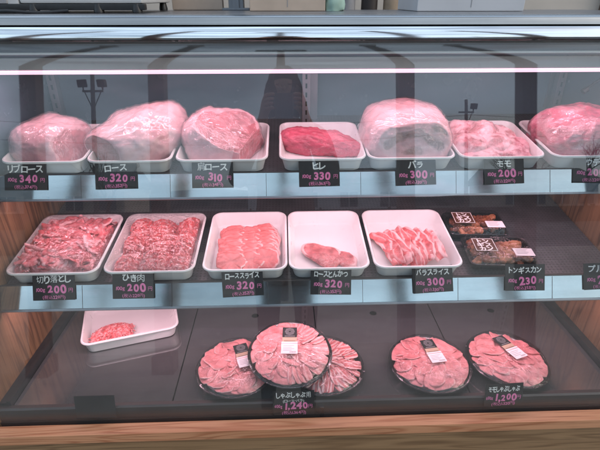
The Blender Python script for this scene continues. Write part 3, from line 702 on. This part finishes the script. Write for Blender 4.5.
def platter(x, y, z, rx, ry, rz, label, style, seed, lab_rot=0, lx=0, ly=.03, sc_=1.06):
    Rr = .106; T = Matrix.Translation((x, y, z)) @ Matrix.Rotation(R(rx), 4, 'X') @ Matrix.Rotation(R(ry), 4, 'Y') @ Matrix.Rotation(R(rz), 4, 'Z') @ Matrix.Scale(sc_, 4)
    root = tag(empty('pork_platter', mat=T), label, 'meat platter', 'round shabu-shabu platters on the deck')
    mb = MB(); mb.lathe([(0, 0), (.082, 0), (.088, .002), (.100, .014), (Rr, .017), (Rr + .001, .0185), (Rr - .002, .0195), (.099, .0165), (.086, .005), (.08, .004), (0, .004)], 64)
    mb.build('base_plate', 'blackplastic', root, mat=T)
    rnd = random.Random(seed); mb = MB()
    H = lambda r: .012 + .016 * math.sqrt(max(0, 1 - (r / .102) ** 2))
    core = blob(.088, .088, .014, 1, 1, .002, 20, seed, nu=40, nv=14); mb.add(core.v, core.f, 0, Matrix.Translation((0, 0, .005)), [.6] * len(core.v))
    def put(ang, rad, sx, sy, tilt, spin, fat, sd, kind):
        Tq = Matrix.Rotation(ang, 4, 'Z') @ Matrix.Translation((rad, 0, H(rad) + .004)) @ Matrix.Rotation(R(tilt), 4, 'Y') @ Matrix.Rotation(spin, 4, 'Z') @ Matrix.Rotation(rnd.uniform(-.25, .25), 4, 'X')
        if kind == 'belly':
            lf = lambda a, b, q: .58 + .42 * math.sin(b * 5 + sd + a)
        else:
            lf = lambda a, b, q: 1 - .75 * sstep(.70, .98, q) * (.35 + .65 * sstep(-.2, .9, b))
        s_ = slice_mb(sx, sy, lambda a, b: .004 * math.sin(b * 90 + sd) * (.6 if kind == 'belly' else .35) + 2.2 * a * b, fat, sd, .22, .85, 6, 26, lf, .0035)
        mb.add(s_.v, s_.f, 0, Tq, s_.a)
    for ring, (rad, n_) in enumerate(((.080, 17), (.060, 14), (.036, 9), (.012, 4))):
        for k in range(n_):
            ang = 2 * math.pi * (k + .37 * ring) / n_ + rnd.uniform(-.06, .06); c_ = math.cos(ang + R(rz))
            kind = 'belly' if (style == 'half' and c_ > .0) or style == 'belly' else 'loin'
            if kind == 'belly': 
                for rep in range(2): put(ang + (rep - .5) * .16, rad, .026, .0095, 10, rnd.uniform(-.3, .3), .2, rnd.random() * 40, kind)
            else: put(ang + rnd.uniform(-.08, .08), rad + rnd.uniform(-.006, .006), rnd.uniform(.022, .036), rnd.uniform(.016, .028), rnd.uniform(2, 9), rnd.uniform(-1.2, 1.2), .14, rnd.random() * 40, kind)
    for i in range(len(mb.v)):
        p = mb.v[i]; r = math.hypot(p.x, p.y)
        if r > .0985: p.x *= .0985 / r; p.y *= .0985 / r
        p.z = min(max(p.z, .008), .0365 - .10 * max(0, r - .075))
    mb.build('meat_filling', 'shabu' if style != 'belly' else 'belly', root, mat=T, solid=.0013, fix=False)
    mb = MB(); mb.lathe([(Rr + .0005, .0205), (Rr + .002, .0225), (Rr - .003, .024), (.1015, .026), (.0965, .036), (.090, .0395), (.05, .041), (0, .0415)], 72)
    ld = mb.build('lid', 'lid', root, mat=T)
    # strip label: black emblem square, kraft band, white price sticker
    TL = T @ Matrix.Translation((lx, ly, .0)) @ Matrix.Rotation(R(lab_rot), 4, 'Z'); mb = MB(); z0 = .0422
    mb.box(-.0185, .0185, -.006, .028, z0, z0 + .0005, 0)
    mb.box(-.0185, .0185, -.024, -.0062, z0, z0 + .0004, 1)
    for rr0 in (.0115, .0085, .005):
        mb.grid(lambda u, v: ((rr0 - .0009 * v) * (1 + .06 * math.cos(16 * math.pi * u)) * math.cos(2 * math.pi * u), .0135 + (rr0 - .0009 * v) * (1 + .06 * math.cos(16 * math.pi * u)) * math.sin(2 * math.pi * u), z0 + .0007), 64, 2, 2, None, True)
    for kx in range(7): mb.box(-.0125 + kx * .0038, -.0103 + kx * .0038, -.0035, -.0012, z0 + .0006, z0 + .0007, 2)
    for kx in range(8): mb.box(-.014 + kx * .0037, -.0118 + kx * .0037, -.020, -.0175, z0 + .0006, z0 + .0007, 3)
    mb.build('label', ['card', 'kraft', 'grey', 'brownlabel'], ld, mat=TL)
    mb = MB(); mb.box(-.0205, .0205, -.060, -.0215, z0 + .0008, z0 + .0013, 0)
    mb.box(-.0205, .0205, -.0285, -.025, z0 + .0014, z0 + .0015, 1)
    for q in range(4): mb.box(-.016, .012 - .006 * (q % 2), -.035 - q * .005, -.0337 - q * .005, z0 + .0014, z0 + .0015, 2)
    for q in range(9): mb.box(.001 + q * .0018, .002 + q * .0018, -.057, -.0525, z0 + .0014, z0 + .0015, 2)
    mb.build('price_sticker', ['sticker', 'shabu', 'grey'], ld, mat=TL)
    return root
platter(-.143, .960, .5615, 0, 0, 0, 'round pork platter leftmost on the deck, lying half under a raised one', 'loin', 31, 18, .012, .034)
platter(.100, .960, .5615, 0, 0, 0, 'round platter of radiating belly slices under the right side of the raised one', 'belly', 32, 0, -.035, .03)
platter(.006, .966, .605, 7, 0, 0, 'round pork platter raised on top of its two neighbours', 'half', 33, -2, .0, .036, 1.09)
platter(.398, .957, .5615, 0, 0, 0, 'round pork platter lying flat, second from the right plywood end', 'loin', 34, 8, .01, .036)
platter(.622, .963, .563, 0, 3, 0, 'round pork platter nearest the right plywood end, label slanting right', 'loin', 35, 22, .004, .036)

# ------------------------------------------------------------------ price tags
def price_tag(T, name, price, tax, label, unit='100g', group='handwritten black price cards', sub=None, w_=.107, h_=.071):
    mb = MB(); mb.box(-w_ / 2, w_ / 2, -h_ / 2, h_ / 2, 0, .0012, 0)
    z = .0016
    if name:
        up = .006 if sub else 0
        write(mb, name, 0, h_ * .27 + up * .7, .0215 if len(name) < 6 else .019, 1, z, w_ * .84, .028)
        if sub: write(mb, sub, 0, h_ * .10, .010, 1, z, w_ * .55, .012)
        lp = len(price)
        write(mb, unit, -w_ * (.31 if lp < 4 else .37), -h_ * .105, .0125, 2, z, w_ * (.26 if lp < 4 else .19), .015)
        write(mb, price, w_ * .07, -h_ * .10, .028 if lp < 4 else .026, 2, z, w_ * .49 if lp < 4 else w_ * .56, .04)
        write(mb, '円', w_ * .40, -h_ * .13, .0125, 2, z, w_ * .12, .015)
        write(mb, '(税込' + tax + '円)', 0, -h_ * .385, .011, 2, z, w_ * .72, .016)
    o = mb.build('price_card', ['card', 'chalk', 'pinkink'], mat=T, smooth=False, fix=False)
    for p in o.data.polygons:
        pass
    tag(o, label, 'price card', group); return o
def on_rail(key, x, dy=0, rz=0):
    y, z = {1: (1.117, 1.066), 2: (.988, .812)}[key]
    return railframe(y, z) @ Matrix.Translation((x, .026 + dy, .003)) @ Matrix.Rotation(R(rz + 1.6 * math.sin(x * 37)), 4, 'Z')
for x, nm, pr, tx, rz in ((-.668, 'リブロース', '340', '374', -1), (-.438, 'ロース', '320', '352', 0), (-.189, '肩ロース', '310', '341', 1), (.09, 'ヒレ', '330', '363', 1), (.346, 'バラ', '300', '330', 1), (.583, 'モモ', '200', '220', 1), (.825, 'ウデ', '200', '220', 0)):
    price_tag(on_rail(1, x, 0, rz), nm, pr, tx, 'black price card reading %s %s円 in white and pink, on the upper shelf rail' % (nm, pr))
for x, nm, pr, tx, rz in ((-.600, '切り落とし', '200', '220', 0), (-.397, 'ひき肉', '200', '220', 1), (-.115, 'ローススライス', '320', '352', 1), (.116, 'ロースとんかつ', '320', '352', 0), (.386, 'バラスライス', '300', '330', 1), (.634, 'トンギスカン', '230', '253', 1), (.847, 'プルコギ', '230', '253', 2)):
    price_tag(on_rail(2, x, 0, rz), nm, pr, tx, 'black price card reading %s %s円 in white and pink, on the middle shelf rail' % (nm, pr))
def on_lip(x, z, rz=0): return frame_mat((x, .8432 + (z - .566) * LEAN, z), (1, 0, 0), (0, math.sin(R(12.1)), math.cos(R(12.1)))) @ Matrix.Rotation(R(rz), 4, 'Z')
price_tag(on_lip(.013, .566, 1), 'しゃぶしゃぶ用', '1,240', '1,364', 'black price card reading しゃぶしゃぶ用 1,240円, in front of the raised platter', '600g', sub='(ロース・バラ)')
price_tag(on_lip(.563, .573, 2), 'モモしゃぶしゃぶ', '1,200', '1,320', 'black price card reading モモしゃぶしゃぶ 1,200円, under the rightmost platter', '600g', w_=.100, h_=.066)
price_tag(on_lip(-.492, .57, 0), None, None, None, 'blank black price card standing on the front lip below the tray on deck', w_=.101, h_=.066)

# small black wire in the upper right
mb = MB(); mb.tube([(.86 + .10 * t, 1.30, 1.268 + .035 * math.sin(t * 2.6) + .004 * t) for t in [i / 14 for i in range(15)]], .0035, 8)
mb.tube([(.853, 1.30, 1.263), (.858, 1.30, 1.266), (.866, 1.30, 1.271)], .008, 8)
tag(mb.build('wire_hook', 'blackplastic'), 'thin black curved wire above the pink bundle by the right end', 'wire')

# ------------------------------------------------------------------ things on and behind the case top
ZT = 1.4705
sc = tag(empty('weighing_scale', (-.45, 1.32, ZT)), 'grey weighing machine with black feet on the left of the case top', 'scale')
mb = MB(); mb.box(-.80, -.615, 1.20, 1.48, ZT + .012, ZT + .14, 0, .008)
mb.box(-.795, -.64, 1.196, 1.201, ZT + .02, ZT + .05, 1, .002); mb.build('printer_unit', ['scale_grey', 'grey'], sc, mat=Matrix())
mb = MB(); mb.box(-.613, -.33, 1.20, 1.50, ZT + .020, ZT + .075, 0, .006); mb.build('body', 'scale_grey', sc, mat=Matrix())
mb = MB(); mb.box(-.63, -.31, 1.19, 1.51, ZT + .080, ZT + .09, 0, .004); mb.build('weighing_plate', 'steel', sc, mat=Matrix())
mb = MB(); mb.box(-.78, -.325, 1.197, 1.22, ZT + .006, ZT + .020, 0, .003); mb.build('base_bar', 'black', sc, mat=Matrix())
for x, y in ((-.74, 1.215), (-.585, 1.205), (-.435, 1.205), (-.345, 1.205), (-.74, 1.45), (-.345, 1.47)):
    mb = MB(); mb.lathe([(0, 0), (.011, 0), (.012, .004), (.009, .02), (0, .02)], 18, 0, Matrix.Translation((x, y, ZT))); mb.build('foot', 'black', sc, mat=Matrix())
mb = MB(); mb.tube([(-.80 + .02 * i, 1.17 + .02 * math.sin(i * .5), ZT + .004 + .002 * math.sin(i * .9)) for i in range(16)], .0035, 8); tag(mb.build('power_cord', 'black'), 'black cord lying along the case top before the scale', 'cord')
mb = MB(); mb.box(-.33, -.18, 1.52, 1.56, ZT, ZT + .3, 0, .003); tag(mb.build('wooden_board', 'cardboard'), 'upright beige board between the scale and the metal post', 'board')
mb = MB(); mb.box(-.27 + .11, -.115, 1.50, 1.54, ZT, ZT + .7, 0, .003); mb.box(-.149, -.128, 1.494, 1.50, ZT, ZT + .7, 0, .001); mb.box(-.178, -.098, 1.488, 1.552, ZT, ZT + .006, 0, .001)
tag(mb.build('metal_post', 'doorframe'), 'grey metal post standing behind the case top', 'post')
def carton(name, x0, x1, y0, y1, h, m, label, cat):
    mb = MB(); mb.box(x0, x1, y0, y1, ZT, ZT + h, 0, .003); r0 = tag(mb.build(name, m), label, cat)
    mb = MB(); mb.box((x0 + x1) / 2 - .001, (x0 + x1) / 2 + .001, y0 - .0006, y0 + .001, ZT + .01, ZT + h - .01); mb.build('flap_seam', 'grey', r0, mat=Matrix())
    mb = MB(); mb.box(x0 + .01, x1 - .01, y0 - .0015, y0 - .0004, ZT + h * .55, ZT + h * .55 + .03); mb.build('packing_tape', 'kraft', r0, mat=Matrix()); return r0
carton('cardboard_box', -.09, .118, 1.38, 1.57, .12, 'cardboard', 'brown cardboard box on the case top right of the metal post', 'box')
mb = MB()
mb.add(*(lambda q: (q.v, q.f))(blob(.026, .02, .04, .9, .9, .01, 30, 77, nu=30, nv=20, ridge=.006)), 0, Matrix.Translation((.145, 1.40, ZT)))
tag(mb.build('plastic_bag', 'mint'), 'crumpled pale green plastic bag between cardboard box and white carton', 'bag')
carton('white_carton', .362, .655, 1.34, 1.57, .15, 'box_white', 'plain white carton on the case top right of the dark rack', 'box')
rk = tag(empty('goods_rack', (.4, 2.1, 0)), 'dark goods rack with yellow shelf tickets seen above the case top', 'rack')
for z in (.3, .8, 1.42, 1.9):
    mb = MB(); mb.box(.10, .66, 1.95, 2.3, z, z + .03, 0, .002); s_ = mb.build('rack_shelf', 'rack', rk, mat=Matrix())
    if z == 1.42:
        for x in (.27, .40, .53):
            mb = MB(); mb.box(x - .03, x + .03, 1.944, 1.949, z + .0, z + .032); mb.build('shelf_ticket', 'yellow', s_, mat=Matrix())
for x in (.10, .66):
    for y in (1.95, 2.3):
        mb = MB(); mb.box(x - .012, x + .012, y - .012, y + .012, 0, 2.0, 0, .001); mb.build('upright', 'rack', rk, mat=Matrix())
for k, (x, h, m) in enumerate(((.17, .10, 'brownlabel'), (.26, .08, 'grey'), (.35, .11, 'rack'), (.44, .09, 'kraft'), (.53, .10, 'brownlabel'))):
    mb = MB(); mb.lathe([(0, 0), (.03, 0), (.033, .004), (.033, h), (.02, h + .015), (.018, h + .03), (0, h + .03)], 20, 0, Matrix.Translation((x, 2.02, 1.451)))
    tag(mb.build('jar', m), ('brown jar at the left end of the rack shelf', 'grey jar, second on the rack shelf', 'black jar in the middle of the rack shelf', 'tan jar right of the black jar on rack', 'brown jar at the right end of the rack shelf')[k], 'jar')

# ------------------------------------------------------------------ what the glass mirrors: posts, poles, trees, the photographer
for k, (x, lb) in enumerate(((-1.61, 'dark wooden post mirrored at the far left of the glass'), (-.81, 'dark wooden post mirrored left of the photographer'), (.795, 'dark wooden post mirrored right of the photographer'), (1.60, 'dark wooden post mirrored at the far right of the glass'))):
    mb = MB(); mb.box(x - .05, x + .05, -1.05, -.95, 0, 4.3, 0, .004); p_ = mb.build('wooden_post', 'post'); tag(p_, lb, 'post', 'wooden posts mirrored in the glass')
    mb = MB(); mb.box(x - .075, x + .075, -1.075, -.925, 4.3, 4.36, 0, .004); mb.build('post_cap', 'post', p_)
    mb = MB(); mb.box(x - .07, x + .07, -1.07, -.93, .0, .12, 0, .004); mb.build('post_foot', 'post', p_)
sp = tag(empty('sign_post', (-.03, -3.2, 0)), 'thin dark post mirrored above the photographer', 'post')
mb = MB(); mb.tube([(-.03, -3.2, 0), (-.03, -3.2, 5.6)], .05, 10); mb.build('pole', 'post', sp, mat=Matrix())
mb = MB(); mb.box(-.40, .34, -3.24, -3.16, 5.5, 5.9, 0, .02); mb.build('sign_board', 'post', sp, mat=Matrix())
def upole(x, y, h, label, wires, lamps=(-1, 1)):
    r0 = tag(empty('floodlight_pole', (x, y, 0)), label, 'light pole', 'floodlight poles mirrored in the glass')
    mb = MB(); mb.tube([(x, y, 0), (x, y, h)], .17, 12, 0, None, True, .12); mb.build('pole', 'pole', r0, mat=Matrix())
    mb = MB(); mb.box(x - .62, x + .62, y - .05, y + .05, h - 1.05, h - .93, 0, .01); mb.build('crossarm', 'pole', r0, mat=Matrix())
    for q in lamps:
        mb = MB(); mb.tube([(x + q * .1, y, h - 1.9), (x + q * .5, y, h - 1.0)], .035, 6); mb.build('brace', 'pole', r0, mat=Matrix())
        T = Matrix.Translation((x + q * .58, y + .1, h - .55)) @ Matrix.Rotation(R(-25), 4, 'X') @ Matrix.Rotation(R(q * 14), 4, 'Z')
        mb = MB(); mb.box(-.27, .27, -.12, .12, -.22, .22, 0, .04); mb.box(-.04, .04, -.04, .04, -.38, -.22, 0, .01); mb.build('floodlight', 'rack', r0, mat=T)
    for z, q in wires:
        mb = MB(); mb.tube([(x + q + s_ * 4, y, z - .8 * math.sin((s_ % 10) / 10 * math.pi)) for s_ in range(-10, 21)], .016, 5); mb.build('wire', 'black', r0, mat=Matrix())
upole(-11.5, -26, 9.2, 'brown pole with two square floodlights mirrored in the left of the glass', ())
upole(14.5, -34, 9.4, 'pole with a single floodlight mirrored in the glass above the leg cuts', ((8.2, .4), (6.8, .2)), (1,))
def bare_tree(x, y, h, seed, label):
    rnd = random.Random(seed); r0 = tag(empty('bare_tree', (x, y, 0)), label, 'tree', 'bare trees mirrored in the glass')
    tr, cr = MB(), MB()
    def br(p, d, L, r, lev):
        pts = [p]; 
        for s_ in range(4):
            d = (d + Vector((rnd.uniform(-.2, .2), rnd.uniform(-.2, .2), rnd.uniform(-.05, .15)))).normalized(); pts.append(pts[-1] + d * L / 4)
        (tr if lev == 0 else cr).tube(pts, r, 7 if lev < 2 else 4, 0, None, False, r * .6)
        if lev < 5:
            for k in range(3 if lev < 3 else 2):
                ax = Vector((rnd.uniform(-1, 1), rnd.uniform(-1, 1), rnd.uniform(-.2, .3))); br(pts[-1 - (k % 2)], (d + ax * .75).normalized(), L * rnd.uniform(.6, .8), r * .58, lev + 1)
    br(Vector((x, y, 0)), Vector((0, 0, 1)), h * .32, h * .022, 0)
    tr.build('trunk', 'bark', r0, mat=Matrix(), fix=False); cr.build('crown', 'bark', r0, mat=Matrix(), fix=False)
bare_tree(11.5, -19, 4.4, 4, 'bare branching tree mirrored over the right of the middle shelf')
bare_tree(19.5, -27, 6.0, 6, 'wider bare tree mirrored at the right edge of the glass')
bare_tree(-8.5, -20, 4.5, 8, 'bare tree mirrored over the left plywood end')

def house(x, y, w_, d_, h, wm, label):
    r0 = tag(empty('house', (x, y, 0)), label, 'house', 'houses mirrored in the glass')
    mb = MB(); mb.box(x - w_ / 2, x + w_ / 2, y - d_ / 2, y + d_ / 2, 0, h); mb.build('wall', wm, r0, mat=Matrix())
    mb = MB(); mb.extrude([(y - d_ / 2 - .5, h + .002), (y + d_ / 2 + .5, h + .002), (y, h + 1.5)], x - w_ / 2 - .5, x + w_ / 2 + .5); mb.build('roof', 'rack', r0, mat=Matrix(), smooth=False)
    for k in range(4):
        xx = x - w_ / 2 + w_ * (k + .5) / 4; mb = MB(); mb.box(xx - .7, xx + .7, y + d_ / 2 - .05, y + d_ / 2 + .04, 1.0, 2.2, 0, .01); wn = mb.build('window', 'door', r0, mat=Matrix())
        mb = MB(); mb.box(xx - .03, xx + .03, y + d_ / 2 + .041, y + d_ / 2 + .07, 1.0, 2.2); mb.build('mullion', 'white', wn, mat=Matrix())
house(3.5, -38, 13, 7, 2.9, 'box_white', 'long pale house mirrored faintly above the middle trays')
house(24, -42, 9, 7, 3.0, 'wall', 'beige house mirrored at the right behind the bare trees')
house(-19, -40, 11, 7, 3.0, 'wall', 'beige house mirrored at the far left of the glass')
mb = MB(); mb.box(-34, 34, -24.1, -24.0, 0, .9, 0, .01)
for k in range(18): mb.box(-34 + k * 4 - .06, -34 + k * 4 + .06, -24.18, -23.95, 0, 1.0)
tag(mb.build('roadside_wall', 'rack'), 'low dark roadside wall mirrored as a dark line behind the boxes', 'wall')

# photographer: one continuous body in a dark coat, arms raised to a phone at the camera
def person():
    P = {}; vs, es, rs = [], [], []
    def v(n, co, r, par=None):
        P[n] = len(vs); vs.append(co); rs.append(r)
        if par is not None: es.append((P[par], P[n]))
    y0 = -.42
    v('pelvis', (0, y0, .92), (.17, .12)); v('waist', (0, y0, 1.06), (.15, .105), 'pelvis'); v('chest', (0, y0, 1.25), (.175, .12), 'waist')
    v('collar', (0, y0, 1.385), (.12, .09), 'chest'); v('neck', (0, y0 + .01, 1.455), (.055, .06), 'collar'); v('jaw', (0, y0 + .03, 1.525), (.062, .075), 'neck')
    v('head', (0, y0 + .025, 1.60), (.076, .094), 'jaw'); v('crown', (0, y0 + .01, 1.665), (.06, .07), 'head')
    for s, n in ((-1, 'l'), (1, 'r')):
        v('sh' + n, (s * .185, y0, 1.37), (.07, .07), 'collar'); v('el' + n, (s * .25, y0 + .08, 1.13), (.052, .052), 'sh' + n)
        v('wr' + n, (s * .10, y0 + .31, 1.385), (.032, .030), 'el' + n); v('pa' + n, (s * .085, y0 + .335, 1.44), (.036, .017), 'wr' + n)
        for f in range(4):
            bx = s * (.078 - .0), ; q = (f - 1.5) * .019
            v('f%d%s' % (f, n), (s * .082, y0 + .352 + .004 * f, 1.462 + q), (.009, .009), 'pa' + n); v('g%d%s' % (f, n), (s * .064, y0 + .372, 1.464 + q), (.008, .008), 'f%d%s' % (f, n))
            v('h%d%s' % (f, n), (s * (.045 - .003 * abs(f - 1)), y0 + .371, 1.465 + q), (.007, .007), 'g%d%s' % (f, n))
        v('ta' + n, (s * .075, y0 + .318, 1.43), (.011, .011), 'pa' + n); v('tb' + n, (s * .052, y0 + .332, 1.452), (.009, .009), 'ta' + n)
        v('hip' + n, (s * .095, y0, .86), (.095, .10), 'pelvis'); v('kn' + n, (s * .10, y0 + .01, .48), (.06, .065), 'hip' + n)
        v('an' + n, (s * .105, y0 - .01, .09), (.042, .045), 'kn' + n); v('to' + n, (s * .115, y0 + .13, .035), (.04, .03), 'an' + n)
    me = bpy.data.meshes.new('person'); me.from_pydata(vs, es, []); o = bpy.data.objects.new('person', me); C.objects.link(o)
    sk = o.modifiers.new('skin', 'SKIN'); sk.use_smooth_shade = True
    for i, r in enumerate(rs): me.skin_vertices[0].data[i].radius = r
    me.skin_vertices[0].data[0].use_root = True
    ss = o.modifiers.new('sub', 'SUBSURF'); ss.levels = 2
    dg = bpy.context.evaluated_depsgraph_get(); dg.update(); m2 = bpy.data.meshes.new_from_object(o.evaluated_get(dg)); o.modifiers.clear(); o.data = m2
    for q in m2.vertices: q.co.z *= 1.055
    for m in ('coat_cloth', 'trousers', 'skin', 'black'): m2.materials.append(M[m])
    for p in m2.polygons:
        c = p.center; hand = c.y > y0 + .30 and c.z > 1.44; face = c.z > 1.53 and abs(c.x) < .1 and c.y < y0 + .2
        p.material_index = 2 if hand or face else 3 if c.z < .08 else 1 if c.z < .84 else 0; p.use_smooth = True
    tag(o, 'person in a dark brown coat holding up a phone, mirrored in the glass', 'person')
    hb = blob(.080, .096, .074, 1, 1, .006, 30, 5, flat=False, nu=40, nv=28); mm = MB(); mm.add([p for p in hb.v], hb.f, 0, Matrix.Translation((0, y0 + .0, 1.695)))
    mm.build('hair', 'hair', o)
    hd = blob(.104, .110, .150, .95, .95, .006, 20, 9, flat=False, nu=48, nv=32); mm = MB(); mm.add([p for p in hd.v], hd.f, 0, Matrix.Translation((0, y0 - .012, 1.565)))
    mm.build('hood', 'coat_cloth', o)
    mm = MB(); mm.lathe([(0, 0), (.006, .002), (.011, .010), (.009, .02), (0, .028)], 12, 0, Matrix.Translation((0, y0 + .118, 1.655)))
    for s in (-1, 1): mm.lathe([(0, -.006), (.009, -.004), (.011, 0), (.009, .004), (0, .006)], 12, 0, Matrix.Translation((s * .030, y0 + .112, 1.69)))
    mm.build('face_features', 'skin', o)
    mm = MB(); mm.box(-.040, .040, y0 + .345, y0 + .353, 1.47, 1.585, 0, .003); tag(mm.build('phone', 'blackplastic'), 'black phone held up by the mirrored person', 'phone')
person()
